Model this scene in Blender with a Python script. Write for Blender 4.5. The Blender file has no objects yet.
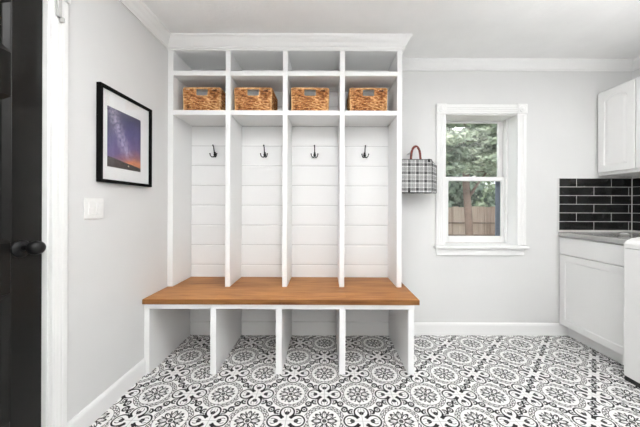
import bpy, bmesh, math, random
from mathutils import Vector, Matrix
random.seed(7)
PI = math.pi
sc = bpy.context.scene
COL = sc.collection

# ------------------------------------------------------------------ node helpers
class G:
    """small expression builder over Math nodes"""
    def __init__(s, mat):
        s.nt = mat.node_tree; s.n = s.nt.nodes; s.l = s.nt.links
    def node(s, t, **kw):
        nd = s.n.new(t)
        for k, v in kw.items(): setattr(nd, k, v)
        return nd
    def put(s, sock, v):
        if isinstance(v, bpy.types.NodeSocket): s.l.new(v, sock)
        else: sock.default_value = v
    def m(s, op, a, b=None, c=None):
        nd = s.n.new('ShaderNodeMath'); nd.operation = op
        s.put(nd.inputs[0], a)
        if b is not None: s.put(nd.inputs[1], b)
        if c is not None: s.put(nd.inputs[2], c)
        return nd.outputs[0]
    def add(s, *a):
        r = a[0]
        for x in a[1:]: r = s.m('ADD', r, x)
        return r
    def sub(s, a, b): return s.m('SUBTRACT', a, b)
    def mul(s, *a):
        r = a[0]
        for x in a[1:]: r = s.m('MULTIPLY', r, x)
        return r
    def abs(s, a): return s.m('ABSOLUTE', a)
    def lt(s, a, b): return s.m('LESS_THAN', a, b)
    def gt(s, a, b): return s.m('GREATER_THAN', a, b)
    def mx(s, *a):
        r = a[0]
        for x in a[1:]: r = s.m('MAXIMUM', r, x)
        return r
    def mn(s, a, b): return s.m('MINIMUM', a, b)
    def hyp(s, a, b): return s.m('SQRT', s.add(s.mul(a, a), s.mul(b, b)))
    def inv(s, a): return s.sub(1.0, a)
    def band(s, v, c, w): return s.lt(s.abs(s.sub(v, c)), w)
    def coord(s, kind='Object'):
        return s.n.new('ShaderNodeTexCoord').outputs[kind]
    def xyz(s, v):
        nd = s.n.new('ShaderNodeSeparateXYZ'); s.l.new(v, nd.inputs[0]); return nd.outputs
    def scale(s, v, sx, sy, sz):
        nd = s.n.new('ShaderNodeMapping'); s.l.new(v, nd.inputs[0])
        nd.inputs['Scale'].default_value = (sx, sy, sz); return nd.outputs[0]
    def noise(s, v, sc_, det=3, rough=.5, dist=0):
        nd = s.n.new('ShaderNodeTexNoise')
        if v is not None: s.l.new(v, nd.inputs['Vector'])
        nd.inputs['Scale'].default_value = sc_; nd.inputs['Detail'].default_value = det
        nd.inputs['Roughness'].default_value = rough; nd.inputs['Distortion'].default_value = dist
        return nd.outputs['Fac']
    def ramp(s, f, stops):
        nd = s.n.new('ShaderNodeValToRGB'); s.put(nd.inputs[0], f)
        e = nd.color_ramp.elements
        while len(e) < len(stops): e.new(.5)
        for i, (p, c) in enumerate(stops):
            e[i].position = p; e[i].color = (*c, 1)
        return nd.outputs[0]
    def mix(s, f, a, b, mode='MIX'):
        nd = s.n.new('ShaderNodeMix'); nd.data_type = 'RGBA'; nd.blend_type = mode
        s.put(nd.inputs[0], f)
        for i, v in ((6, a), (7, b)):
            if isinstance(v, tuple): v = (*v, 1)
            s.put(nd.inputs[i], v)
        return nd.outputs[2]
    def bump(s, h, strength=.3, dist=.002):
        nd = s.n.new('ShaderNodeBump'); s.l.new(h, nd.inputs['Height'])
        nd.inputs['Strength'].default_value = strength; nd.inputs['Distance'].default_value = dist
        return nd.outputs[0]

def srgb(r, g, b):
    f = lambda c: (c/255/12.92) if c <= 10 else ((c/255+.055)/1.055)**2.4
    return (f(r), f(g), f(b))

def new_mat(name):
    m = bpy.data.materials.new(name); m.use_nodes = True
    return m, m.node_tree.nodes['Principled BSDF'], G(m)

def paint(name, col, rough=.5, var=.02, bump=0.0, bscale=60, metal=0.0, spec=.5):
    m, p, g = new_mat(name)
    co = g.coord()
    f = g.noise(co, 6, 4)
    lo = tuple(c*(1-var) for c in col); hi = tuple(min(1, c*(1+var)) for c in col)
    g.l.new(g.ramp(f, [(.3, lo), (.7, hi)]), p.inputs['Base Color'])
    p.inputs['Roughness'].default_value = rough
    p.inputs['Metallic'].default_value = metal
    p.inputs['Specular IOR Level'].default_value = spec
    if bump:
        g.l.new(g.bump(g.noise(co, bscale, 4, .6), bump, .003), p.inputs['Normal'])
    return m

M = {}
M['wall'] = paint('wall_paint', (.735, .733, .727), .6, .008, .05, 150)
M['ceiling'] = paint('ceiling_paint', (.90, .898, .89), .85, .02, .6, 40)
M['trim'] = paint('trim_paint', (.89, .888, .88), .38, .006)
M['locker'] = paint('locker_paint', (.89, .89, .885), .42, .006)
M['cabinet'] = paint('cabinet_paint', (.80, .797, .788), .35, .006)
M['appliance'] = paint('white_enamel', (.79, .786, .775), .22, .004)
M['lid'] = paint('grey_enamel', (.62, .615, .60), .3, .01)
M['rubber'] = paint('black_rubber', (.012, .012, .012), .6, .1)
M['door'] = paint('black_door_paint', (.0075, .0072, .0065), .30, .15, .08, 40, 0.0, .24)
M['iron'] = paint('black_iron', (.006, .006, .0065), .36, .1, 0, 60, .0, .3)
M['plastic'] = paint('white_plastic', (.84, .835, .82), .3, .004)
M['grey_plastic'] = paint('grey_plastic', (.52, .52, .51), .4, .02)
M['frame'] = paint('black_frame', (.0035, .0035, .0035), .5, .1, 0, 60, 0.0, .06)
M['mat'] = paint('white_mat_board', (.92, .92, .92), .8, .004)
M['steel'] = paint('chrome', (.75, .75, .75), .15, .02, 0, 60, 1.0)
M['tile'] = paint('black_glazed_tile', (.017, .017, .017), .13, .25, .05, 25)
M['grout'] = paint('grey_grout', (.66, .655, .64), .85, .05)
M['leather'] = paint('red_brown_leather', srgb(112, 42, 28), .45, .12, .2, 200)
M['counter'] = paint('grey_countertop', (.36, .355, .345), .18, .08)
M['screen'] = paint('screen_frame_metal', srgb(112, 120, 138), .45, .05)
M['bark'] = paint('bark', srgb(128, 108, 98), .9, .25, .8, 30)
M['earth'] = paint('lawn', srgb(105, 120, 80), .95, .3)
M['siding'] = paint('exterior_siding', srgb(170, 170, 168), .7, .04)

def shiplap_mat():
    m, p, g = new_mat('shiplap_paint')
    z = g.xyz(g.coord())[2]
    u = g.m('FRACT', g.m('DIVIDE', g.add(z, 10*.173 - .110), .173))   # seams every 17.3 cm
    h = g.m('SMOOTH_MIN', g.mul(g.mn(u, g.inv(u)), 14.0), 1.0, .3)
    g.l.new(g.bump(h, .7, .003), p.inputs['Normal'])
    seam = g.lt(g.mn(u, g.inv(u)), .011)
    g.l.new(g.mix(seam, (.89, .89, .885), (.55, .55, .545)), p.inputs['Base Color'])
    p.inputs['Roughness'].default_value = .42
    return m

def wood_mat(name='stained_wood', k=1.0):
    m, p, g = new_mat(name)
    co = g.coord(); x, y, z = g.xyz(co)
    grain = g.noise(g.scale(co, 2.2, 38, 38), 1.6, 6, .62, .6)
    blot = g.noise(g.scale(co, 1.6, 5, 5), 1.5, 3, .5, .3)
    fine = g.noise(g.scale(co, 9, 190, 190), 1.0, 3, .6)
    br = g.node('ShaderNodeTexBrick'); g.l.new(co, br.inputs['Vector'])
    br.offset = .5; br.inputs['Scale'].default_value = 1.0
    br.inputs['Brick Width'].default_value = .9; br.inputs['Row Height'].default_value = .145
    br.inputs['Mortar Size'].default_value = .0006; br.inputs['Mortar Smooth'].default_value = 0
    br.inputs['Color1'].default_value = (.85, .85, .85, 1); br.inputs['Color2'].default_value = (1.05, 1.05, 1.05, 1)
    br.inputs['Mortar'].default_value = (.6, .6, .6, 1)
    f = g.add(g.mul(grain, .55), g.mul(blot, .35), g.mul(fine, .12))
    c = g.ramp(f, [(.30, srgb(108, 62, 28)), (.44, srgb(166, 108, 56)), (.56, srgb(196, 138, 80)), (.78, srgb(216, 164, 106))])
    c = g.mix(1.0, c, br.outputs['Color'], 'MULTIPLY')
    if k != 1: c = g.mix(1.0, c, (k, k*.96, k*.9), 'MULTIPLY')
    g.l.new(c, p.inputs['Base Color'])
    p.inputs['Roughness'].default_value = .45; p.inputs['Specular IOR Level'].default_value = .25
    g.l.new(g.bump(grain, .15, .001), p.inputs['Normal'])
    return m

def floor_mat():
    T = .2032; Y0 = 1.4254
    m, p, g = new_mat('encaustic_tile')
    x, y, z = g.xyz(g.coord())
    x = g.m('DIVIDE', x, T); y = g.m('DIVIDE', g.sub(y, Y0), T)
    def lattice(ox):
        xx = g.sub(x, ox)
        ra = g.m('ROUND', g.mul(g.add(xx, y), .5)); rb = g.m('ROUND', g.mul(g.sub(xx, y), .5))
        return g.sub(xx, g.add(ra, rb)), g.sub(y, g.sub(ra, rb))
    dx, dy = lattice(0.0)
    r = g.hyp(dx, dy); th = g.m('ARCTAN2', dy, dx)
    ink = []
    # medallion: lace rings
    ink.append(g.band(r, .546, .008)); ink.append(g.band(r, .428, .008))
    sc1 = g.add(.508, g.mul(.018, g.m('SINE', g.mul(th, 24.0))))
    ink.append(g.band(r, sc1, .0095))
    sc2 = g.add(.470, g.mul(.016, g.m('SINE', g.add(g.mul(th, 24.0), PI))))
    ink.append(g.band(r, sc2, .0095))
    ink.append(g.mul(g.band(r, .489, .010), g.gt(g.m('SINE', g.mul(th, 48.0)), .1)))
    ink.append(g.mul(g.band(r, .524, .010), g.gt(g.m('SINE', g.mul(th, 24.0)), .55)))
    ink.append(g.mul(g.band(r, .448, .008), g.gt(g.m('SINE', g.mul(th, 24.0)), .45)))
    # inner rosette of eight looped petals
    step = PI/4
    ph = g.sub(th, g.mul(step, g.m('ROUND', g.m('DIVIDE', th, step))))
    a = g.mul(r, g.m('COSINE', ph)); b = g.mul(r, g.m('SINE', ph))
    e = g.hyp(g.m('DIVIDE', g.sub(a, .195), .140), g.m('DIVIDE', b, .066))
    ink.append(g.mul(g.band(e, .83, .19), g.gt(a, .085)))
    ink.append(g.mul(g.lt(g.abs(b), .010), g.band(a, .27, .07)))
    ph2 = g.sub(g.sub(th, step/2), g.mul(step, g.m('ROUND', g.m('DIVIDE', g.sub(th, step/2), step))))
    a2 = g.mul(r, g.m('COSINE', ph2)); b2 = g.mul(r, g.m('SINE', ph2))
    ink.append(g.lt(g.hyp(g.sub(a2, .315), b2), .020))
    ink.append(g.mul(g.lt(g.abs(b2), .012), g.band(a2, .265, .06)))
    ink.append(g.lt(g.hyp(g.sub(a2, .25), b2), .026))
    ink.append(g.lt(r, .060))
    # scrolls between two flowers
    u = g.abs(dx); v = g.abs(dy); sg = g.m('SIGN', dx)
    s = g.mul(g.m('MULTIPLY', g.sub(u, v), .70711), sg)
    w = g.mul(g.sub(g.mul(g.add(u, v), .70711), .70711), sg)
    S = g.abs(s); W = g.mul(w, g.m('SIGN', s))
    def curl(cs, cw, rad, wd, dot):
        d = g.hyp(g.sub(S, cs), g.sub(W, cw))
        return g.mx(g.band(d, rad, wd), g.lt(d, dot))
    lim = g.lt(S, .46)
    sw = g.band(W, g.mul(.055, g.m('SINE', g.mul(S, 2*PI/.38))), .018)
    scroll = g.mx(curl(.115, -.042, .072, .022, .028), curl(.300, .040, .076, .023, .030), curl(.42, -.055, .045, .017, .0), sw)
    ink.append(g.mul(scroll, lim, g.gt(r, .578)))
    # flower with four petals
    fx, fy = lattice(1.0)
    U = g.abs(fx); V = g.abs(fy); mm = g.mx(U, V); nn = g.mn(U, V)
    d1 = g.sub(g.hyp(g.sub(mm, .300), nn), .165)
    open_ = g.mul(g.lt(mm, .25), g.lt(nn, g.add(.040, g.mul(mm, .22))))
    outline = g.mul(g.gt(d1, 0.0), g.lt(d1, .042), g.inv(open_))
    outline = g.mx(outline, g.mul(g.gt(d1, 0.0), g.lt(d1, .056), g.gt(nn, .085), g.lt(mm, .255)))
    ink.append(outline)
    infl = g.lt(d1, .070)
    ink.append(g.lt(g.hyp(g.sub(mm, .265), nn), .062))
    ink.append(g.mul(g.band(g.hyp(g.sub(mm, .34), nn), .085, .010), g.gt(nn, .055)))
    k = g.mx(*ink)
    # keep the flower area clear of scroll ink
    only = g.mx(outline, g.lt(g.hyp(g.sub(mm, .265), nn), .062), g.mul(g.band(g.hyp(g.sub(mm, .34), nn), .085, .010), g.gt(nn, .055)))
    k = g.add(g.mul(k, g.inv(infl)), g.mul(only, infl))
    ux = g.abs(g.sub(x, g.m('ROUND', x))); uy = g.abs(g.sub(y, g.m('ROUND', y)))
    gr = g.lt(g.mn(ux, uy), .0065)
    worn = g.noise(g.coord(), 90, 3)
    inkc = g.ramp(worn, [(.3, (.004, .004, .0045)), (.75, (.016, .016, .017))])
    base = g.ramp(g.noise(g.coord(), 14, 3), [(.3, (.83, .828, .818)), (.7, (.88, .878, .868))])
    c = g.mix(k, base, inkc)
    c = g.mix(g.mul(gr, .75), c, (.30, .30, .295))
    g.l.new(c, p.inputs['Base Color'])
    p.inputs['Roughness'].default_value = .5; p.inputs['Specular IOR Level'].default_value = .18
    g.l.new(g.bump(g.inv(gr), .35, .0015), p.inputs['Normal'])
    return m

def wicker_mat(name, dark, mid, light):
    m, p, g = new_mat(name)
    co = g.coord()
    f = g.add(g.mul(g.noise(g.scale(co, 22, 22, 62), 1.5, 4, .6), .75), g.mul(g.noise(co, 10, 2), .3))
    g.l.new(g.ramp(f, [(.40, dark), (.52, mid), (.64, light)]), p.inputs['Base Color'])
    p.inputs['Roughness'].default_value = .62
    g.l.new(g.bump(g.noise(g.scale(co, 60, 60, 300), 1.5, 3), .5, .002), p.inputs['Normal'])
    return m

def plaid_mat():
    m, p, g = new_mat('plaid_cloth')
    x, y, z = g.xyz(g.coord())
    h = g.add(x, g.mul(y, .8))
    def stripes(v, per):
        t = g.m('FRACT', g.m('DIVIDE', g.add(v, 5.0), per))
        wide = g.mul(g.band(t, .30, .17), .50)
        bold = g.mul(g.mx(g.band(t, .30, .035), g.band(t, .16, .02), g.band(t, .44, .02)), .85)
        thin = g.mul(g.mx(g.band(t, .72, .030), g.band(t, .83, .026), g.band(t, .94, .026), g.band(t, .60, .026)), .85)
        return g.mx(wide, bold, thin)
    sx = stripes(h, .066); sz = stripes(z, .066)
    k = g.mn(g.add(g.mul(sx, .85), g.mul(sz, .85)), 1.0)
    g.l.new(g.mix(k, (.80, .80, .79), (.012, .012, .014)), p.inputs['Base Color'])
    p.inputs['Roughness'].default_value = .85
    return m

def print_mat():
    # night-sky photograph print; local x runs along the wall (0..1), z up (0..1)
    m, p, g = new_mat('night_sky_print')
    x, y, z = g.xyz(g.coord())
    u = g.m('DIVIDE', y, .268); v = g.m('DIVIDE', z, .335)
    co = g.coord()
    n1 = g.noise(co, 16, 6, .65, .4); n2 = g.noise(co, 45, 5, .7); n3 = g.noise(co, 260, 2, .5)
    glow = g.add(v, g.mul(.34, g.m('POWER', g.abs(g.sub(u, .85)), 1.3)), g.mul(.10, g.lt(u, -9)))
    sky = g.ramp(glow, [(0.0, srgb(232, 150, 96)), (.17, srgb(228, 142, 92)), (.26, srgb(176, 112, 118)), (.42, srgb(112, 90, 150)),
                     (.7, srgb(86, 80, 138)), (1.0, srgb(66, 66, 102))])
    sky = g.mix(g.mul(g.ramp(n1, [(.35, (0, 0, 0)), (.65, (1, 1, 1))]), .35), sky, srgb(44, 42, 74))
    # milky way band from top left to the lower right
    line = g.add(.10, g.mul(.62, g.inv(v)), g.mul(.10, g.sub(n1, .5)))
    d = g.sub(u, line)
    core = g.m('POWER', g.m('MAXIMUM', g.sub(1.0, g.mul(g.abs(d), 3.4)), 0.0), 1.6)
    core = g.mul(core, g.ramp(v, [(.15, (0, 0, 0)), (.35, (1, 1, 1)), (.6, (.85, .85, .85)), (1.0, (.6, .6, .6))]))
    core = g.mul(core, g.ramp(n2, [(.38, (.1, .1, .1)), (.58, (1, 1, 1))]))
    sky = g.mix(core, sky, srgb(206, 196, 226))
    sky = g.mix(g.mul(g.gt(n3, .70), .55), sky, srgb(235, 232, 245))
    hill = g.sub(.17, g.add(g.mul(u, .10), g.mul(.05, g.sub(g.noise(g.scale(co, 1, 6, 0), 1.0, 4), .5))))
    c = g.mix(g.lt(v, hill), sky, srgb(58, 46, 46))
    lamp = g.lt(g.hyp(g.sub(u, .6), g.mul(g.sub(v, .065), 1.25)), .018)
    c = g.mix(lamp, c, srgb(235, 225, 200))
    g.l.new(c, p.inputs['Base Color']); p.inputs['Roughness'].default_value = .35
    return m

def glass_mat(name='window_glass', tint=(.97, .985, .98)):
    m = bpy.data.materials.new(name); m.use_nodes = True
    g = G(m); g.n.clear()
    out = g.node('ShaderNodeOutputMaterial'); t = g.node('ShaderNodeBsdfTransparent'); gl = g.node('ShaderNodeBsdfGlossy')
    gl.inputs['Roughness'].default_value = .0
    t.inputs['Color'].default_value = (*tint, 1)
    lw = g.node('ShaderNodeLayerWeight'); lw.inputs['Blend'].default_value = .5
    f = g.add(.045, g.mul(.9, g.m('POWER', lw.outputs['Facing'], 5.0)))
    mx = g.node('ShaderNodeMixShader')
    g.l.new(f, mx.inputs[0]); g.l.new(t.outputs[0], mx.inputs[1]); g.l.new(gl.outputs[0], mx.inputs[2])
    g.l.new(mx.outputs[0], out.inputs[0])
    return m

def emit_mat(name, col, strength):
    m = bpy.data.materials.new(name); m.use_nodes = True
    g = G(m); g.n.clear()
    out = g.node('ShaderNodeOutputMaterial'); e = g.node('ShaderNodeEmission')
    e.inputs['Color'].default_value = (*col, 1); e.inputs['Strength'].default_value = strength
    g.l.new(e.outputs[0], out.inputs[0])
    return m

def leaf_mat(name, a, b, c):
    m, p, g = new_mat(name)
    f = g.noise(g.coord(), 2.6, 5, .65)
    g.l.new(g.ramp(f, [(.35, a), (.5, b), (.66, c)]), p.inputs['Base Color'])
    p.inputs['Roughness'].default_value = .7
    return m

def fence_mat():
    m, p, g = new_mat('weathered_cedar')
    co = g.coord(); x, y, z = g.xyz(co)
    cell = g.m('FLOOR', g.m('DIVIDE', x, .142))
    wn = g.node('ShaderNodeTexWhiteNoise'); wn.noise_dimensions = '1D'; g.l.new(cell, wn.inputs['W'])
    f = g.add(g.mul(wn.outputs['Value'], .45), g.mul(g.noise(g.scale(co, 40, 40, 2.5), 1.0, 4), .6))
    g.l.new(g.ramp(f, [(.25, srgb(158, 134, 120)), (.5, srgb(196, 170, 154)), (.8, srgb(220, 200, 184))]), p.inputs['Base Color'])
    p.inputs['Roughness'].default_value = .85
    return m

M['shiplap'] = shiplap_mat(); M['wood'] = wood_mat('stained_wood', .83); M['wood_edge'] = wood_mat('darker_wood', .48); M['floor'] = floor_mat()
M['wicker'] = wicker_mat('water_hyacinth_weave', srgb(88, 46, 18), srgb(186, 118, 60), srgb(240, 194, 138))
M['wicker_rim'] = wicker_mat('hyacinth_rim', srgb(150, 98, 52), srgb(206, 152, 96), srgb(238, 198, 146))
M['plaid'] = plaid_mat(); M['print'] = print_mat(); M['glass'] = glass_mat(); M['clear'] = glass_mat('picture_glass', (.995, .995, .995)); M['fence'] = fence_mat()
M['lamp'] = emit_mat('lamp_diffuser', (.98, .99, 1.0), 30.0)
M['globe'] = emit_mat('added_uplight_bulb', (.985, .988, .99), 150.0)  # glow of the two added uplights
M['added_globe'] = emit_mat('added_pendant_globe', (.985, .988, .99), 26.0)
M['panel'] = emit_mat('added_panel_diffuser', (.985, .988, .99), 10.0)  # glow of the added ceiling panel
M['needles'] = leaf_mat('pine_needles', srgb(116, 126, 118), srgb(172, 186, 164), srgb(216, 220, 196))
M['leaves'] = leaf_mat('dark_leaves', srgb(76, 92, 82), srgb(112, 130, 114), srgb(156, 170, 150))
M['leaves_pale'] = leaf_mat('pale_leaves', srgb(110, 130, 106), srgb(150, 166, 138), srgb(190, 200, 178))

# ------------------------------------------------------------------ mesh helpers
class MB:
    def __init__(s): s.bm = bmesh.new(); s.mi = 0
    def _merge(s, b):
        me = bpy.data.meshes.new('t'); b.to_mesh(me); b.free()
        n0 = len(s.bm.faces)
        s.bm.from_mesh(me); bpy.data.meshes.remove(me)
        s.bm.faces.ensure_lookup_table()
        for f in s.bm.faces[n0:]: f.material_index = s.mi
    def box(s, x0, x1, y0, y1, z0, z1, bev=0.0, seg=2, rot=None):
        b = bmesh.new()
        bmesh.ops.create_cube(b, size=1)
        for v in b.verts:
            v.co = Vector((x0+(v.co.x+.5)*(x1-x0), y0+(v.co.y+.5)*(y1-y0), z0+(v.co.z+.5)*(z1-z0)))
        if bev:
            bmesh.ops.bevel(b, geom=list(b.edges), offset=bev, segments=seg, profile=.5, affect='EDGES')
        if rot:
            piv, ang, ax = rot
            bmesh.ops.rotate(b, verts=b.verts, cent=piv, matrix=Matrix.Rotation(ang, 3, ax))
        s._merge(b); return s
    def tube(s, pts, rad, n=8, closed=False, smooth=True, sx=1.0):
        b = bmesh.new(); P = [Vector(p) for p in pts]; N = len(P); rings = []
        R = rad if isinstance(rad, (list, tuple)) else [rad]*N
        for i in range(N):
            if closed: d = P[(i+1) % N]-P[i-1]
            else: d = P[min(i+1, N-1)]-P[max(i-1, 0)]
            d.normalize()
            up = Vector((0, 0, 1)) if abs(d.z) < .95 else Vector((0, 1, 0))
            a = d.cross(up).normalized(); c = a.cross(d).normalized()
            rings.append([b.verts.new(P[i]+(a*math.cos(t*2*PI/n)*sx+c*math.sin(t*2*PI/n))*R[i]) for t in range(n)])
        for i in range(N if closed else N-1):
            r0, r1 = rings[i], rings[(i+1) % N]
            for t in range(n):
                f = b.faces.new((r0[t], r0[(t+1) % n], r1[(t+1) % n], r1[t])); f.smooth = smooth
        if not closed:
            b.faces.new(rings[0][::-1]); b.faces.new(rings[-1])
        s._merge(b); return s
    def lathe(s, prof, org, axis, n=24):
        """prof: list of (distance along axis, radius)"""
        b = bmesh.new(); ax = Vector(axis).normalized()
        up = Vector((0, 0, 1)) if abs(ax.z) < .9 else Vector((0, 1, 0))
        a = ax.cross(up).normalized(); c = ax.cross(a).normalized(); rings = []
        for h, r in prof:
            r = max(r, 1e-4)
            rings.append([b.verts.new(Vector(org)+ax*h+(a*math.cos(t*2*PI/n)+c*math.sin(t*2*PI/n))*r) for t in range(n)])
        for r0, r1 in zip(rings, rings[1:]):
            for t in range(n):
                f = b.faces.new((r0[t], r0[(t+1) % n], r1[(t+1) % n], r1[t])); f.smooth = True
        b.faces.new(rings[0][::-1]); b.faces.new(rings[-1])
        bmesh.ops.recalc_face_normals(b, faces=b.faces)
        s._merge(b); return s
    def sweep(s, prof, p0, p1, out, m0=0.0, m1=0.0):
        """extrude profile (o, z) from p0 to p1; o measured along out; m0/m1 mitre slope"""
        b = bmesh.new(); P0 = Vector(p0); P1 = Vector(p1); d = (P1-P0).normalized(); o = Vector(out)
        A = [b.verts.new(P0+o*q+d*q*m0+Vector((0, 0, z))) for q, z in prof]
        B = [b.verts.new(P1+o*q-d*q*m1+Vector((0, 0, z))) for q, z in prof]
        n = len(prof)
        for i in range(n): b.faces.new((A[i], A[(i+1) % n], B[(i+1) % n], B[i]))
        b.faces.new(A[::-1]); b.faces.new(B)
        bmesh.ops.recalc_face_normals(b, faces=b.faces)
        s._merge(b); return s
    def loft(s, rings, cap=True):
        """closed rings of equal count joined one to the next"""
        b = bmesh.new(); V = [[b.verts.new(p) for p in r] for r in rings]; n = len(rings[0])
        for r0, r1 in zip(V, V[1:]):
            for t in range(n):
                q = [r0[t], r0[(t+1) % n], r1[(t+1) % n], r1[t]]
                try: b.faces.new(q)
                except ValueError: pass
        if cap: b.faces.new(V[-1]); b.faces.new(V[0][::-1])
        bmesh.ops.remove_doubles(b, verts=b.verts, dist=1e-6)
        bmesh.ops.recalc_face_normals(b, faces=b.faces)
        s._merge(b); return s
    def build(s, name, mats, parent=None, origin=None, smooth=False):
        me = bpy.data.meshes.new(name); 
        off = Vector((0, 0, 0)); q = parent
        while q is not None: off += Vector(q.location); q = q.parent
        loc = Vector(origin) if origin else Vector((0, 0, 0))
        for v in s.bm.verts: v.co -= off+loc
        if smooth:
            for f in s.bm.faces: f.smooth = True
        s.bm.to_mesh(me); s.bm.free()
        for mname in (mats if isinstance(mats, (list, tuple)) else [mats]): me.materials.append(M[mname])
        o = bpy.data.objects.new(name, me); COL.objects.link(o)
        o.location = loc
        if parent: o.parent = parent
        return o

def thing(name, loc, label, cat, group=None):
    o = bpy.data.objects.new(name, None); COL.objects.link(o); o.location = loc; o.empty_display_size = .05
    return tag(o, label, cat, group)
def tag(o, label, cat, group=None):
    o['label'] = label; o['category'] = cat
    if group: o['group'] = group
    return o
def struct(o, label=None):
    o['kind'] = 'structure'
    if label: o['label'] = label
    return o
def copy_tree(o, parent=None):
    c = o.copy(); COL.objects.link(c)
    if parent: c.parent = parent
    for ch in [k for k in bpy.data.objects if k.parent == o]: copy_tree(ch, c)
    return c

# ------------------------------------------------------------------ the room
XL, XR, YB, YN, H = -1.215, 2.715, 2.39, -2.3, 2.41
WT = .22
OX0, OX1, OZ0, OZ1 = 1.045, 1.700, .785, 1.955          # window opening

b = MB(); b.box(XL-.15, XR+.15, YN, YB+.02, -.08, 0)
struct(b.build('floor', 'floor'), 'black and white patterned encaustic tile floor')
b = MB(); b.box(XL-.15, XR+.15, YN, YB+WT, H, H+.1)
struct(b.build('ceiling', 'ceiling'), 'white textured ceiling')
b = MB()
DY0, DY1, DH = .365, 1.195, 2.045                        # door opening in the left wall
b.box(XL-.12, XL, DY1, YB+.02, 0, H); b.box(XL-.12, XL, YN, DY0, 0, H); b.box(XL-.12, XL, DY0, DY1, DH, H)
struct(b.build('wall_left', 'wall'), 'white left wall')
b = MB(); b.box(XL-.12, XR+.12, YN-.12, YN, 0, H)
struct(b.build('wall_front', 'wall'), 'white wall behind the viewer')
b = MB(); b.box(XR, XR+.12, YN, YB+.02, 0, H)
struct(b.build('wall_right', 'wall'), 'white right wall')
b = MB()
b.box(XL-.12, OX0, YB, YB+WT, 0, H); b.box(OX1, XR+.12, YB, YB+WT, 0, H)
b.box(OX0, OX1, YB, YB+WT, 0, OZ0); b.box(OX0, OX1, YB, YB+WT, OZ1, H)
struct(b.build('wall_back', 'wall'), 'white back wall')

crown = [(0, H-.074), (.010, H-.074), (.012, H-.064), (.022, H-.056), (.034, H-.040), (.048, H-.028), (.058, H-.016), (.066, H-.013), (.070, H-.008), (.070, H), (0, H)]
b = MB(); b.sweep(crown, (XL, YN, 0), (XL, 2.078, 0), (1, 0, 0))
struct(b.build('trim_1', 'trim'), 'white crown molding along the left wall')
b = MB(); b.sweep(crown, (.592, YB, 0), (XR, YB, 0), (0, -1, 0), 0, 1)
struct(b.build('trim_2', 'trim'), 'white crown molding along the back wall')
b = MB(); b.sweep(crown, (XR, YB, 0), (XR, YN, 0), (-1, 0, 0), 1, 0)
struct(b.build('trim_3', 'trim'), 'white crown molding along the right wall')
base = [(0, 0), (.013, 0), (.013, .088), (.010, .098), (.006, .106), (0, .108)]
b = MB(); b.sweep(base, (XL, 1.2595, 0), (XL, 1.819, 0), (1, 0, 0))
struct(b.build('baseboard_left', 'trim'), 'white baseboard on the left wall')
b = MB(); b.sweep(base, (.606, YB, 0), (2.142, YB, 0), (0, -1, 0))
struct(b.build('baseboard_back', 'trim'), 'white baseboard on the back wall')

# ---- window
win = struct(bpy.data.objects.new('window_1', None), 'white double hung window in the back wall'); COL.objects.link(win); win.location = (1.38, YB, .70)
CF = YB-.02
for x0, x1 in ((.978, 1.060), (1.690, 1.768)):
    b = MB(); b.box(x0, x1, CF, YB, .795, 1.948, .003)
    for q in (.018, .034, .050): b.box(x0+q, x0+q+.010, CF-.004, CF+.002, .80, 1.945, .002)
    b.build('side_casing', 'trim', win)
    b = MB(); b.box(x0-.004, x1+.004, CF-.008, YB, 1.948, 2.036, .004)
    c = (x0+x1)/2
    b.lathe([(0, .032), (.004, .030), (.002, .024), (.002, .020), (.005, .012), (.006, .001)], (c, CF-.008, 1.992), (0, -1, 0), 24)
    b.build('corner_block', 'trim', win)
b = MB(); b.box(1.064, 1.686, CF, YB, 1.952, 2.032, .003)
for q in (.018, .034, .050): b.box(1.064, 1.686, CF-.004, CF+.002, 1.952+q, 1.962+q, .002)
b.build('head_casing', 'trim', win)
b = MB(); b.box(.962, 1.776, YB-.05, YB+.135, .768, .794, .006); b.build('window_stool', 'trim', win)
b = MB(); b.box(.982, 1.752, CF+.002, YB, .705, .768, .004); b.build('apron', 'trim', win)
b = MB()   # jamb lining the deep opening
b.box(OX0, OX0+.012, YB-.002, YB+WT, .79, OZ1); b.box(OX1-.012, OX1, YB-.002, YB+WT, .79, OZ1)
b.box(OX0+.012, OX1-.012, YB-.002, YB+WT, OZ1-.012, OZ1)
b.box(OX1-.026, OX1-.012, YB+.105, YB+.135, .795, OZ1-.012, .002)   # stop bead
b.box(OX0+.012, OX0+.026, YB+.105, YB+.135, .795, OZ1-.012, .002)
b.build('jamb', 'trim', win)
def sash(name, y0, y1, x0, x1, z0, z1, gx0, gx1, gz0, gz1):
    b = MB()
    b.box(x0, gx0, y0, y1, z0, z1, .003); b.box(gx1, x1, y0, y1, z0, z1, .003)
    b.box(gx0-.001, gx1+.001, y0, y1, z0, gz0, .003); b.box(gx0-.001, gx1+.001, y0, y1, gz1, z1, .003)
    s_ = b.build(name, 'trim', win)
    b = MB(); ym = (y0+y1)/2; b.box(gx0-.002, gx1+.002, ym-.002, ym+.002, gz0-.002, gz1+.002)
    b.build('pane', 'glass', s_)
sash('upper_sash', YB+.172, YB+.198, OX0+.013, OX1-.013, 1.376, OZ1-.013, 1.146, 1.644, 1.413, 1.927)
sash('lower_sash', YB+.138, YB+.166, OX0+.013, OX1-.013, .797, 1.413, 1.156, 1.656, .858, 1.377)
b = MB(); b.box(1.640, 1.686, YB+.204, YB+.216, .80, 1.378, .003); b.build('screen_frame', 'screen', win)
b = MB(); b.lathe([(0, .016), (.006, .016), (.010, .010), (.012, .001)], (1.40, YB+.150, 1.413), (0, 0, 1), 16); b.build('sash_lock', 'plastic', win)

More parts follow.
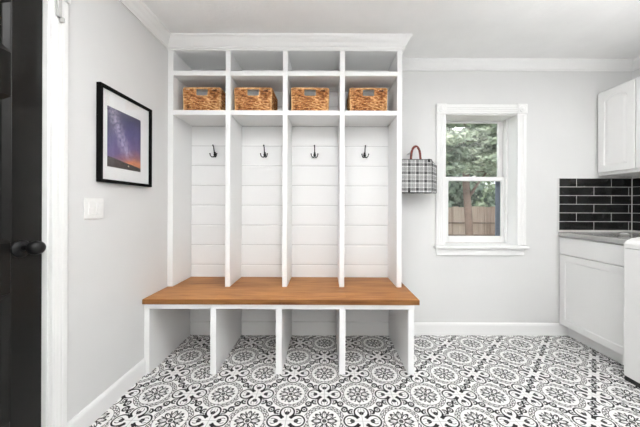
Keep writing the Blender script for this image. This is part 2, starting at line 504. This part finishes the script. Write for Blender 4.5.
# ---- black six panel door in the left wall
door = struct(bpy.data.objects.new('door_1', None), 'black six panel door in the left wall'); COL.objects.link(door); door.location = (XL, .78, 0)
FX = -1.236                                              # door face plane
b = MB(); d0, d1 = .372, 1.180
b.box(FX-.040, FX-.014, d0, d1, .008, 2.035)
st = .117; ms = .11; pw = (d1-d0-2*st-ms)/2
ys = [(d1-st-pw, d1-st), (d0+st, d0+st+pw)]
zs = [(.284, .786), (.988, 1.562), (1.735, 1.935)]
def bx(y0, y1, z0, z1): b.box(FX-.016, FX, y0, y1, z0, z1, .0015, 1)
bx(d1-st, d1, .008, 2.035); bx(d0, d0+st, .008, 2.035); bx(d0+st+pw, d1-st-pw, .008, 2.035)
zr = [.008]+[q for z in zs for q in z]+[2.035]
for y0, y1 in ys:
    for i in range(0, 8, 2): bx(y0, y1, zr[i], zr[i+1])
    for z0, z1 in zs:
        r = lambda o, d: [(FX-d, y0+o, z0+o), (FX-d, y1-o, z0+o), (FX-d, y1-o, z1-o), (FX-d, y0+o, z1-o)]
        b.loft([r(0, .001), r(.003, .002), r(.020, .012), r(.024, .013)], cap=False)      # moulding around the panel
        b.loft([r(.024, .014), r(.028, .013), r(.054, .004), r(.056, .004)])              # raised field
b.build('door_slab', 'door', door)
b = MB()
b.box(FX-.045, XL, DY1-.014, DY1, 0, DH); b.box(FX-.045, XL, DY0, DY0+.005, 0, DH); b.box(FX-.045, XL, DY0+.005, DY1-.014, DH-.008, DH)
b.build('door_jamb', 'trim', door)
b = MB()
for y0 in (1.188, .301):
    b.box(XL, XL+.017, y0, y0+.071, 0, 2.072, .003)
    for q in (.014, .030, .046): b.box(XL+.014, XL+.0185, y0+q, y0+q+.012, .004, 2.070, .0015)
    b.box(XL, XL+.026, y0-.004, y0+.075, 2.072, 2.162, .004)
b.box(XL, XL+.017, .372, 1.186, 2.076, 2.156, .003)
b.build('door_casing', 'trim', door)
kz = .957; ky = 1.097
b = MB(); b.lathe([(0, .036), (.004, .036), (.009, .031), (.013, .020), (.016, .013)], (FX, ky, kz), (1, 0, 0), 32); b.build('rosette', 'iron', door)
b = MB(); b.lathe([(.014, .012), (.030, .0105), (.038, .013), (.044, .021), (.052, .0275), (.066, .0285), (.078, .025), (.086, .016), (.089, .001)], (FX, ky, kz+.004), (1, 0, 0), 32)
b.build('knob', 'iron', door)
b = MB()
b.box(XL+.021, XL+.034, 1.148+.045, 1.166+.045, 1.972, 2.07, .003); b.box(XL+.021, XL+.040, 1.166+.043, 1.166+.053, 1.955, 1.977, .003)
tag(b.build('door_sensor', 'grey_plastic', None, (XL+.021, 1.2, 1.96)), 'small grey contact sensor bar high on the white casing beside the black door', 'sensor')

# ------------------------------------------------------------------ bench with open shoe bays
YBK = 2.368                                              # face of the shiplap
bench = thing('storage_bench', (-.30, 2.09, 0), 'long white built-in bench with brown wooden top and four open shoe bays', 'bench')
b = MB(); b.box(-1.2135, .632, 1.800, 2.386, .477, .510, .002); b.build('bench_top', 'wood', bench)
b = MB(); b.box(-1.2135, .632, 1.794, 1.7998, .477, .5095, .002); b.build('front_edge', 'wood_edge', bench)['label'] = 'darker front edge'  # same wood with its base colour multiplied darker
b = MB(); b.box(-1.213, .603, 1.812, 1.832, .441, .4768, .002); b.build('front_rail', 'locker', bench)
px = [(-1.213, -1.178), (-.770, -.729), (-.328, -.288), (.100, .141), (.563, .602)]
for x0, x1 in px:
    b = MB(); b.box(x0, x1, 1.8155, YBK, 0.0005, .4765, .002); b.build('upright_panel', 'locker', bench)
b = MB(); b.box(-1.213, .602, YBK+.0085, 2.388, .0005, .4765); b.box(-1.213, .602, YBK+.0005, YBK+.0085, .134, .4765); b.build('back_panel', 'shiplap', bench)
for (a, c), (d, e) in zip(px, px[1:]):
    b = MB(); b.box(c+.005, d-.005, YBK-.006, YBK+.0085, .0008, .119, .002); b.build('bay_baseboard', 'trim', bench)

# ------------------------------------------------------------------ locker tower standing on the bench
locker = thing('locker_unit', (-.30, 2.23, .5105), 'white open locker tower with four bays and two rows of cubbies above the bench', 'locker')
LF = 2.077; LZ = .5105
cx = [-1.1895+.4402*i for i in range(5)]
for i, c in enumerate(cx):
    b = MB(); b.box(c-.019, c+.019, LF, YBK, LZ, 2.345, .002)
    if i == 0: b.box(XL+.001, c-.018, LF+.004, LF+.024, LZ, 2.345, .001)
    b.build('side_panel' if i in (0, 4) else 'divider', 'locker', locker)
for z0, z1 in ((1.833, 1.870), (2.136, 2.172), (2.327, 2.345)):
    for a, c in zip(cx, cx[1:]):
        b = MB(); b.box(a+.0192, c-.0192, LF+.0005, YBK, z0, z1, .002); b.build('shelf', 'locker', locker)
b = MB(); b.box(-1.2085, .5905, YBK+.0005, 2.388, LZ, 2.345); b.build('shiplap_back', 'shiplap', locker)
b = MB()
b.box(XL+.001, .591, LF-.006, LF+.02, 2.328, 2.409, .001)
b.box(.571, .593, LF+.02, 2.388, 2.345, 2.409, .001)
cp = [(q*1.12+.004, z) for q, z in crown]; cs = [(q*.70+.001, z) for q, z in crown]
b.sweep(cp, (XL+.001, LF, 0), (.592, LF, 0), (0, -1, 0), 0, -.62)
b.sweep(cs, (.592, LF, 0), (.592, YB-.001, 0), (1, 0, 0), -1.62, 0)
b.build('crown_molding', 'trim', locker)

# ---- coat hooks
hk = thing('coat_hook', (0, 0, 0), '', 'hook', 'coat hooks in the lockers')
b = MB(); b.lathe([(0, .014), (.003, .014), (.007, .010), (.009, .002)], (0, 0, 0), (0, -1, 0), 20)
b.box(-.010, .010, -.006, 0, -.022, .026, .0025); b.build('mounting_plate', 'iron', hk)
b = MB(); b.tube([(0, -.004, .006), (0, -.016, .016), (0, -.024, .040), (0, -.032, .064), (0, -.044, .078), (0, -.050, .080)], [.0062, .006, .0052, .005, .0055, .006], 10)
b.lathe([(0, .004), (.003, .0075), (.008, .0075), (.011, .003)], (0, -.045, .079), (0, -.7, .35), 12); b.build('upper_prong', 'iron', hk)
for s_ in (-1, 1):
    b = MB(); b.tube([(0, -.004, -.012), (s_*.008, -.018, -.024), (s_*.020, -.030, -.026), (s_*.030, -.038, -.014), (s_*.033, -.040, .002)], [.0062, .0055, .005, .0048, .0052], 10)
    b.lathe([(0, .004), (.003, .0070), (.007, .0070), (.010, .003)], (s_*.033, -.040, -.001), (s_*.2, -.2, 1), 12); b.build('lower_prong', 'iron', hk)
hlab = ['black triple coat hook in the leftmost locker bay, nearest the framed picture', 'black triple coat hook in the second locker bay from the left',
        'black triple coat hook in the third locker bay from the left', 'black triple coat hook in the rightmost locker bay, nearest the plaid bag']
for i, x in enumerate((-.966, -.529, -.092, .346)):
    o = hk if i == 0 else copy_tree(hk)
    o.location = (x, YBK-.0004, 1.581); o.scale = (.86, .9, .9); o['label'] = hlab[i]

# ---- wicker baskets
def basket():
    W, D, Hh = .284, .245, .188
    root = thing('wicker_basket', (0, 0, 0), '', 'basket', 'wicker baskets in the locker cubbies')
    def pt(t, z, off):                                   # t in [0,1) from the middle of the front side, counter-clockwise
        w = W/2+off; d = D/2+off; rr = .018
        per = 4*(w+d); q = (t % 1)*per
        if q < w: p = (q, -d)
        elif q < w+2*d: p = (w, -d+(q-w))
        elif q < 3*w+2*d: p = (w-(q-w-2*d), d)
        elif q < 3*w+4*d: p = (-w, d-(q-3*w-2*d))
        else: p = (-w+(q-3*w-4*d), -d)
        x, y = p; k = 1.0-.025*(1-z/Hh)
        ex = max(0, abs(x)-(w-rr)); ey = max(0, abs(y)-(d-rr))
        if ex > 0 and ey > 0:
            l = max(ex, ey); h = math.hypot(ex, ey); f = l/h if h else 1
            x = math.copysign(w-rr+ex*f, x); y = math.copysign(d-rr+ey*f, y)
        return (x*k, y*k, z)
    rng = random.Random(3); body = MB(); rows = 13; pitch = (Hh-.012)/rows
    per = 2*(W+D); hx = .047/per
    hz0, hz1 = .128, .176
    NS = 200
    for r in range(rows):
        z = .008+pitch*r; ph = r*PI
        hole = hz0 < z < hz1
        def wob(t): return .0055*math.sin(t*2*PI*23+ph)
        def zz(t): return z+.0032*math.sin(t*2*PI*23*.5+r*1.9)+.0012*rng.uniform(-1, 1)
        rad = [pitch*.62*(1+.22*rng.uniform(-1, 1)) for _ in range(NS)]
        if not hole:
            body.tube([pt(i/NS, zz(i/NS), wob(i/NS)) for i in range(NS)], rad, 7, True, sx=.62)
        else:
            for a, c in ((hx, 1-hx),):
                n = int(NS*(c-a)); body.tube([pt(a+(c-a)*i/n, zz(a+(c-a)*i/n), wob(a+(c-a)*i/n)) for i in range(n+1)], rad[:n+1], 7, sx=.62)
    for r in range(rows):                                 # inner layer of the weave
        z = .008+pitch*(r+.5)
        if z > Hh-.012: continue
        if hz0-.004 < z < hz1+.004: body.tube([pt(hx+.01+(1-2*hx-.02)*i/120, z, -.006) for i in range(121)], pitch*.6, 6, sx=.5)
        else: body.tube([pt(i/120, z, -.006) for i in range(120)], pitch*.6, 6, True, sx=.5)
    body.box(-W/2+.012, W/2-.012, -D/2+.012, D/2-.012, .001, .007)
    bo = body.build('woven_body', 'wicker', root)
    rim = MB()
    for k in range(2):
        rim.tube([pt(i/160, Hh-.003+.0035*math.sin(i/160*2*PI*40+k*PI), .0015+.0035*math.cos(i/160*2*PI*40+k*PI)) for i in range(160)], .0056, 7, True)
    rim.build('rim', 'wicker_rim', root)
    for sx in (-1, 1):
        for sy in (-1, 1):
            c = MB(); c.tube([(sx*(W/2+.001)*(.975+.025*q/8), sy*(D/2+.001)*(.975+.025*q/8), .004+q/8*(Hh-.012)) for q in range(9)], .0062, 7)
            c.build('corner_post', 'wicker_rim', root)
    for sy in (-1,):
        h = MB(); y = sy*(D/2-.001); hw = .049
        h.tube([(-hw, y, hz1+.004), (-hw, y, hz0+.008), (-hw+.008, y, hz0-.001), (0, y, hz0-.002), (hw-.008, y, hz0-.001), (hw, y, hz0+.008), (hw, y, hz1+.004)], .0048, 7)
        h.build('handle_edge', 'wicker_rim', root)
    return root
bk = basket()
blab = ['woven wicker basket in the leftmost cubby, nearest the left wall', 'woven wicker basket in the second cubby from the left',
        'woven wicker basket in the third cubby from the left', 'woven wicker basket in the rightmost cubby, nearest the window']
for i, x in enumerate((-.9695, -.5675, -.122, .3385)):
    o = bk if i == 0 else copy_tree(bk)
    o.location = (x, 2.120+.1235, 1.8705); o.rotation_euler.z = (0, .0, .012, 0)[i]; o['label'] = blab[i]

# ------------------------------------------------------------------ framed picture and switch on the left wall
pic = thing('framed_picture', (XL, 1.643, 1.26), 'black framed night sky photograph with wide white mat on the left wall', 'picture')
py0, py1, pz0, pz1 = 1.430, 1.856, 1.260, 1.790; fw = .017
b = MB()
for a in ((py0, py1, pz0, pz0+fw), (py0, py1, pz1-fw, pz1), (py0, py0+fw, pz0+fw, pz1-fw), (py1-fw, py1, pz0+fw, pz1-fw)):
    b.box(XL+.0005, XL+.026, a[0], a[1], a[2], a[3], .0015, 1)
b.build('frame', 'frame', pic)
b = MB(); b.box(XL+.004, XL+.012, py0+fw, py1-fw, pz0+fw, pz1-fw); b.build('mat_board', 'mat', pic)
qo = (XL+.0125, 1.490, 1.351)
b = MB(); b.box(XL+.0120, XL+.0130, 1.490, 1.758, 1.351, 1.686)
for v in b.bm.verts: v.co -= Vector(qo)-Vector(pic.location)
o = b.build('photo_print', 'print', pic); o.location = Vector(qo)-Vector(pic.location)
# build() already took the parent offset away: vertices are now relative to the print's lower left corner
b = MB(); b.box(XL+.018, XL+.0195, py0+fw, py1-fw, pz0+fw, pz1-fw); b.build('glazing', 'clear', pic)

sw = thing('light_switch', (XL, 1.417, 1.065), 'white double rocker light switch plate below the framed picture', 'light switch')
b = MB(); b.box(XL, XL+.007, 1.358, 1.476, 1.064, 1.172, .003); b.build('cover_plate', 'plastic', sw)
for y in (1.394, 1.440):
    b = MB(); b.box(XL+.006, XL+.0105, y-.0165, y+.0165, 1.085, 1.151, .002); b.box(XL+.009, XL+.0125, y-.0145, y+.0145, 1.120, 1.149, .0015)
    b.box(XL+.009, XL+.0150, y-.013, y+.013, 1.0875, 1.092, .001)
    b.build('rocker', 'plastic', sw)

# ------------------------------------------------------------------ plaid bag
bag = thing('plaid_bag', (.745, 2.28, 1.236), 'black and white plaid soft bag with red-brown handles hanging by the lockers', 'bag')
fl, fr, bl, brr = .612, .858, .606, .946
fy, by = 2.165, 2.290
z0, z1 = 1.243, 1.512
def sheet(x0, x1, y, za, zb, n=6, bulge=.0):
    return x0, x1
rings = []
def rr_ring(x0, x1, y, za, zb, r=.012, n=5):
    pts = []
    for cxx, czz, a0 in ((x1-r, zb-r, 0), (x0+r, zb-r, PI/2), (x0+r, za+r, PI), (x1-r, za+r, 1.5*PI)):
        for i in range(n): pts.append((cxx+r*math.cos(a0+PI/2*i/(n-1)), y, czz+r*math.sin(a0+PI/2*i/(n-1))))
    return pts
for t in (0, .02, .06, .3, .6, .94, .98, 1.0):
    e = .004 if t in (0, 1.0) else (.001 if t in (.02, .98) else 0)
    y = fy+(by-fy)*t
    rings.append(rr_ring(fl+(bl-fl)*t+e, fr+(brr-fr)*t-e, y, z0+e, z1-e-.024*t))
b = MB(); b.loft(rings); b.build('bag_body', 'plaid', bag)
b = MB()
for y, x0, x1, zt in ((fy, fl, fr, z1), (by, bl, brr, z1-.024)):
    b.tube(rr_ring(x0+.001, x1-.001, y, z0+.001, zt-.001), .0028, 6, True)
b.build('piping', 'rubber', bag)
hy = 2.195; hp = []
for i in range(17):
    a = PI*i/16; hp.append((.736+.036*math.cos(a), hy, 1.545+.077*math.sin(a)))
hp = [(.778, hy, 1.503), (.775, hy, 1.52)]+hp+[(.697, hy, 1.52), (.694, hy, 1.503)]
b = MB()
for q in range(len(hp)-1): pass
b.tube(hp, .0095, 10); b.build('handle', 'leather', bag)
b = MB(); b.box(.822, .840, fy-.005, fy-.001, 1.488, 1.515, .001); b.build('tab', 'rubber', bag)
b = MB(); b.box(.664, .684, fy-.005, fy-.001, 1.246, 1.262, .001); b.build('tab', 'rubber', bag)
b = MB(); b.tube([(.736, YB, 1.598), (.736, 2.26, 1.602), (.736, 2.180, 1.606)], .0055, 10); b.lathe([(0, .012), (.006, .012), (.008, .006)], (.736, YB, 1.598), (0, -1, 0), 16)
tag(b.build('wall_peg', 'plastic', None, (.736, YB, 1.598)), 'thin white wall peg holding the red-brown bag handles', 'peg')

# ------------------------------------------------------------------ sink run on the right
CFX = 2.070
base_c = thing('base_cabinet', (2.4, 2.1, 0), 'white base cabinet with panelled door under the grey countertop', 'cabinet')
cy0, cy1 = 1.805, 2.386
b = MB(); b.box(CFX+.020, XR-.001, cy0, cy1, .10, .8755, .001); b.build('body', 'cabinet', base_c)
b = MB(); b.box(2.146, XR-.001, cy0, cy1, .0005, .0995); b.build('toe_kick', 'cabinet', base_c)
b = MB(); b.box(CFX, CFX+.0195, cy0+.002, cy1-.003, .724, .869, .003); b.build('drawer_front', 'cabinet', base_c)
b = MB(); y0, y1, za, zb = cy0+.002, cy1-.003, 104e-3, .718
r = lambda o, d: [(CFX+d, y0+o, za+o), (CFX+d, y1-o, za+o), (CFX+d, y1-o, zb-o), (CFX+d, y0+o, zb-o)]
b.loft([r(0, .0195), r(0, .003), r(.003, 0), r(.052, 0), r(.060, .0035), r(.064, .0035)]); b.build('door', 'cabinet', base_c)
b = MB(); b.box(2.054, XR-.012, 1.796, 2.3785, .876, .914, .004)
tag(b.build('countertop', 'counter', None, (2.4, 2.09, .876)), 'dark grey countertop slab below the black tile backsplash', 'countertop')
# back splash: real tiles on a grout bed, back wall and right wall
b = MB(); b.mi = 1
b.box(2.062, XR-.001, YB-.007, YB-.0005, .9155, 1.386); b.box(XR-.0075, XR-.0005, 1.10, YB-.007, .9155, 1.407)
b.mi = 0
P = .0764; g_ = .0020
for row in range(6):
    zt = 1.3875-row*P; zb_ = zt-P
    x = 2.066-(.1535 if row % 2 == 0 else 0)
    while x < XR-.012:
        xa, xb = max(x, 2.066)+g_, min(x+.307, XR-.010)-g_
        if xb-xa > .01: b.box(xa, xb, YB-.0085, YB-.006, max(zb_+g_, .9165), zt-g_, .001, 1)
        x += .307
    y = YB-.011-(.1535 if row % 2 == 1 else 0.0)+.154
    while y > 1.10:
        ya, yb = max(y-.307, 1.10)+g_, min(y, YB-.011)-g_
        if yb-ya > .01: b.box(XR-.009, XR-.006, ya, yb, max(zb_+g_, .9165), zt-g_, .001, 1)
        y -= .307
b.mi = 1; b.box(2.0585, 2.0625, YB-.0095, YB-.0005, .9155, 1.3875)
o = b.build('tile_backsplash', ['tile', 'grout'], None, (2.4, YB-.001, .9155)); tag(o, 'glossy black subway tile backsplash with pale grout in the right corner', 'backsplash')
b = MB(); b.lathe([(0, .020), (.003, .023), (.012, .029), (.022, .032), (.024, .031), (.014, .027), (.006, .019), (.005, .001)], (2.285, 2.06, .9143), (0, 0, 1), 28)
tag(b.build('metal_dish', 'steel', None, (2.285, 2.06, .9143)), 'small shiny metal dish on the grey countertop behind the washer', 'dish')

# ---- upper cabinet with arched raised panel doors
UX = 2.394
up = thing('wall_cabinet', (2.56, 2.08, 1.408), 'white wall cabinet with arched raised panel doors above the black tile', 'cabinet')
b = MB(); b.box(UX+.020, XR-.001, 1.765, YB-.006, 1.408, 2.140, .002); b.build('body', 'trim', up)
def arched(y0, y1, za, zb):
    b = MB(); xf = UX; N = 13
    def arch(o, d, x):
        a0, a1 = y0+.052+o, y1-.052-o; bz, sh, ap = za+.058+o, zb-.088-d, zb-.044-o
        pts = [(x, a0, bz), (x, a1, bz), (x, a1, sh), (x, a1, sh)]
        for i in range(N):
            t = i/(N-1); pts.append((x, a1+(a0-a1)*t, sh+(ap-sh)*math.sin(PI*t)**.75))
        return pts+[(x, a0, sh), (x, a0, sh)]
    zs_ = zb-.088
    a0, a1 = y0+.052, y1-.052
    outer = lambda x, e: [(x, y0+e, za+e), (x, y1-e, za+e), (x, y1-e, zs_), (x, y1-e, zb-e)]+[(x, a1+(a0-a1)*i/(N-1), zb-e) for i in range(N)]+[(x, y0+e, zb-e), (x, y0+e, zs_)]
    b.loft([outer(xf+.0195, 0), outer(xf+.004, 0), outer(xf, .004), arch(0, 0, xf), arch(.004, .004, xf+.006), arch(.008, .008, xf+.007), arch(.030, .018, xf+.001), arch(.034, .020, xf+.001)])
    return b.build('door', 'trim', up)
arched(2.090, 2.374, 1.432, 2.126); arched(1.775, 2.084, 1.432, 2.126)

# ---- washer
wm = thing('washing_machine', (2.32, 1.43, 0), 'white top-loading washer with rounded front edge beside the base cabinet', 'washing machine')
wx, wy0, wy1 = 1.970, 1.095, 1.780
b = MB(); b.box(wx, 2.65, wy0, wy1, .030, .866, .006); b.build('cabinet_body', 'appliance', wm)
prof = [(wx-.003, .8685), (wx-.005, .895), (wx+.002, .908), (wx+.018, .920), (wx+.045, .931), (wx+.090, .938), (2.655, .938), (2.655, .8685)]
b = MB(); b.loft([[(x, wy0-.003, z) for x, z in prof], [(x, wy1-.008, z) for x, z in prof], [(x+(.006 if i < 6 else 0), wy1+.002, z-(.006 if z > .9 else 0)) for i, (x, z) in enumerate(prof)]]); b.build('top_panel', 'appliance', wm)
lp = [(wx+.030, .9285), (wx+.046, .936), (wx+.092, .9425), (2.52, .9425), (2.52, .930), (wx+.09, .930)]
b = MB(); b.loft([[(x, wy0+.05, z) for x, z in lp], [(x, wy1-.035, z) for x, z in lp]]); b.build('lid', 'lid', wm)
b = MB(); b.box(2.53, 2.65, wy0+.01, wy1-.01, .9385, 1.03, .012); b.build('control_console', 'appliance', wm)
b = MB(); b.box(wx+.006, 2.64, wy0+.004, wy1-.003, .0005, .0295); b.build('plinth', 'rubber', wm)

# ------------------------------------------------------------------ two-bar ceiling light and added fill lamps, all out of the frame
def ceiling_light(x, y, sx, sy, label, bars, strength='lamp'):
    t = thing('ceiling_light', (x, y, H), label, 'ceiling light', None)
    b = MB(); b.box(x-sx/2-.02, x+sx/2+.02, y-sy/2-.02, y+sy/2+.02, H-.025, H-.0005, .006); b.build('housing', 'trim', t)
    for k in range(bars):
        w = sy/bars; yy = y-sy/2+w*k
        b = MB(); b.box(x-sx/2, x+sx/2, yy+.022, yy+w-.022, H-.040, H-.0255, .006); b.build('diffuser', strength, t)
ceiling_light(2.12, .86, .14, .23, 'two bar white ceiling light over the sink side of the room', 2)
def added_uplight(x, y, label):  # invented uplight, put in so the ceiling bounces light into the room
    t = thing('added_floor_lamp', (x, y, 0), label, 'added floor lamp')
    b = MB(); b.lathe([(0, .15), (.012, .15), (.022, .13), (.03, .02)], (x, y, .0005), (0, 0, 1), 28); b.build('base', 'grey_plastic', t)
    b = MB(); b.lathe([(.02, .012), (1.64, .012)], (x, y, .0005), (0, 0, 1), 16); b.build('pole', 'grey_plastic', t)
    b = MB(); b.lathe([(1.63, .02), (1.66, .10), (1.72, .17), (1.82, .215), (1.82, .207), (1.725, .16), (1.67, .09), (1.65, .01)], (x, y, 0), (0, 0, 1), 32); b.build('added_bowl_shade', 'plastic', t)
    b = MB(); b.lathe([(1.72, .150), (1.735, .152), (1.745, .14), (1.75, .05)], (x, y, 0), (0, 0, 1), 32); b.build('added_bulb', 'globe', t)
added_uplight(1.7, .40, 'added unseen uplight with white bowl right of the viewer, brightening the ceiling')
added_uplight(-.65, -.15, 'added unseen uplight with white bowl left of the viewer, brightening the ceiling')
t = thing('added_pendant_lamp', (.5, -1.2, H), 'added unseen white globe giving fill light from far behind the viewer', 'ceiling light')  # extra globe put in as soft fill for the back wall
b = MB(); b.lathe([(0, .06), (.015, .06), (.03, .02), (.32, .012)], (.5, -1.2, H-.0005), (0, 0, -1), 24); b.build('added_stem', 'trim', t)
b = MB(); b.lathe([(.16-.16*math.cos(PI*i/14), .16*math.sin(PI*i/14)) for i in range(15)], (.5, -1.2, H-.30), (0, 0, -1), 28); b.build('globe', 'added_globe', t)  # the added fill globe
ceiling_light(-.15, .75, .55, .45, 'added unseen flat ceiling light giving fill from above the viewer', 1, 'panel')  # extra panel put in for more light from above

# ------------------------------------------------------------------ the yard behind the window
GZ = -.70
b = MB(); b.box(-8, 16, YB+WT+.02, 22, GZ-.1, GZ)
struct(b.build('ground', 'earth'), 'lawn behind the house')
fn = thing('wooden_fence', (4, 6.0, GZ), 'weathered wooden board fence seen through the lower window sash', 'fence')
b = MB(); x = -1.0; rg = random.Random(5)
while x < 9:
    b.box(x+.003, x+.139, 6.0, 6.020, GZ+.02, 1.125+rg.uniform(-.012, .012), .003, 1); x += .142
b.build('boards', 'fence', fn)
for z in (.50, .77, -.30):
    b = MB(); b.box(-1, 9, 5.962, 5.9995, z-.013, z+.013); b.build('rail', 'bark', fn)
for x in (-.4, 2.0, 4.4, 6.8):
    b = MB(); b.box(x-.05, x+.05, 6.021, 6.12, GZ, 1.08); b.build('post', 'fence', fn)

def leafcloud(mb, cen, rad, n, size, rng, flat=1.0, needle=False):
    bm = mb.bm
    for _ in range(n):
        while True:
            p = Vector((rng.uniform(-1, 1), rng.uniform(-1, 1), rng.uniform(-1, 1)))
            if p.length < 1: break
        c = Vector((cen[0]+p.x*rad[0], cen[1]+p.y*rad[1], cen[2]+p.z*rad[2]))
        d = Vector((rng.gauss(0, 1), rng.gauss(0, 1), rng.gauss(0, flat))).normalized()
        o = d.orthogonal().normalized(); o.rotate(Matrix.Rotation(rng.uniform(0, 6.3), 3, d))
        s = size*rng.uniform(.6, 1.3); w = s*(.16 if needle else .42)
        vs = [bm.verts.new(c-d*s*.5), bm.verts.new(c+o*w), bm.verts.new(c+d*s*.5), bm.verts.new(c-o*w)]
        bm.faces.new(vs)

# pine in front of the fence
tp = thing('pine_tree', (2.86, 4.8, GZ), 'slim pine trunk with pale drooping boughs in front of the fence', 'tree')
def TX(z): return 2.548+.016*(2.2-z)*1.6
trunk = [(2.62, 4.8, GZ), (2.575, 4.8, .2), (2.568, 4.8, .62), (2.545, 4.8, 1.05), (2.505, 4.8, 1.55), (2.50, 4.8, 2.3), (2.49, 4.8, 3.6), (2.49, 4.8, 5.2)]
b = MB(); b.tube(trunk, [.10, .068, .064, .062, .058, .05, .035, .012], 12); b.build('trunk', 'bark', tp)
rg = random.Random(11); fol = MB()
b = MB()
b.tube([(2.52, 4.8, 1.26), (2.60, 4.78, 1.38), (2.70, 4.75, 1.56), (2.86, 4.7, 1.80)], [.030, .026, .020, .012], 8)
for i in range(34):
    z = 1.75+i*.085+rg.uniform(-.05, .05); a = i*2.4+rg.uniform(-.3, .3); L = rg.uniform(1.0, 1.7)*(1-.10*(z-1.7))
    d = Vector((math.cos(a), math.sin(a)*.8, 0))
    p0 = Vector((2.50, 4.8, z)); pts = [p0+d*L*t+Vector((0, 0, .18*t-.38*t*t)) for t in (0, .33, .66, 1)]
    b.tube(pts, [.012, .009, .006, .003], 6)
    for t in (.35, .5, .62, .75, .88, 1.0):
        c = p0+d*L*t+Vector((0, 0, .18*t-.38*t*t))
        leafcloud(fol, (c.x+rg.uniform(-.1, .1), c.y+rg.uniform(-.1, .1), c.z-.03), (.24, .24, .085), 110, .12, rg, .45, True)
b.build('branch', 'bark', tp)
for i in range(120):                                     # drooping front boughs
    c = (rg.uniform(1.75, 3.2), rg.uniform(4.25, 4.62), rg.uniform(1.72, 3.3))
    leafcloud(fol, c, (.20, .14, .075), 60, .12, rg, .45, True)
fol.build('needles', 'needles', tp)
# trees beyond the fence
def tree(x, y, h, r, mat, label, seed, n=3600, low=.5):
    rg = random.Random(seed)
    t = thing('leafy_tree', (x, y, GZ), label, 'tree', 'trees beyond the fence')
    b = MB(); b.tube([(x, y, GZ), (x+.1, y, GZ+h*.3), (x-.05, y, GZ+h*.6), (x, y, GZ+h*.9)], [.16, .13, .09, .03], 8); b.build('trunk', 'bark', t)
    f = MB()
    K = max(26, n//260)
    for k in range(K):
        a = rg.uniform(0, 6.3); q = rg.random(); zz = GZ+h*(low*.3+(1-low*.3)*q)
        rr = r*(.35+.65*math.sin(PI*min(1, .2+q*.8)))*rg.uniform(.3, .9)
        leafcloud(f, (x+rr*math.cos(a), y+rr*math.sin(a)*.7, zz), (r*.45, r*.4, r*.33), n//K, .20, rg)
    f.build('foliage', mat, t)
tree(3.75, 8.8, 4.2, 1.15, 'leaves', 'dark leafy tree beyond the fence, left of the pine trunk in the window', 1)
tree(6.7, 8.8, 4.2, 1.1, 'leaves', 'dark leafy tree beyond the fence at the right side of the window', 2)
tree(6.1, 12.4, 7.0, 2.2, 'leaves_pale', 'tall pale tree behind the two dark leafy trees', 3, 16000, .1)
tree(11.6, 12.4, 6.5, 1.9, 'leaves', 'dark tall tree far to the right beyond the fence', 4)
tree(.8, 11.6, 6.0, 1.7, 'leaves', 'dark tall tree far to the left beyond the fence', 5)

# ------------------------------------------------------------------ light
w = bpy.data.worlds.new('sky'); sc.world = w; w.use_nodes = True
bg = w.node_tree.nodes['Background']; bg.inputs[0].default_value = (.93, .965, 1.0, 1); bg.inputs[1].default_value = 1.0
sun = bpy.data.lights.new('sun', 'SUN'); sun.energy = 2.2; sun.angle = .3; sun.color = (1, .96, .9)
so = bpy.data.objects.new('sun', sun); COL.objects.link(so); so.rotation_euler = (math.radians(48), 0, math.radians(-25))

# ------------------------------------------------------------------ camera
F = 270.0; VPX, VPY = 325.0, 206.0
cam = bpy.data.cameras.new('camera'); co = bpy.data.objects.new('camera', cam); COL.objects.link(co)
cam.sensor_fit = 'HORIZONTAL'; cam.sensor_width = 36; cam.lens = 36*F/640
cam.shift_x = -(VPX-320)/640; cam.shift_y = (VPY-213.5)/640
cam.clip_start = .02
co.matrix_world = Matrix.Translation((0, 0, 1.135)) @ Matrix.Rotation(PI/2, 4, 'X') @ Matrix.Rotation(math.radians(.2), 4, 'Z')
sc.camera = co
sc.view_settings.view_transform = 'Standard'; sc.view_settings.look = 'None'
sc.view_settings.gamma = 1.0; sc.view_settings.exposure = 0.69; sc.view_settings.use_curve_mapping = False
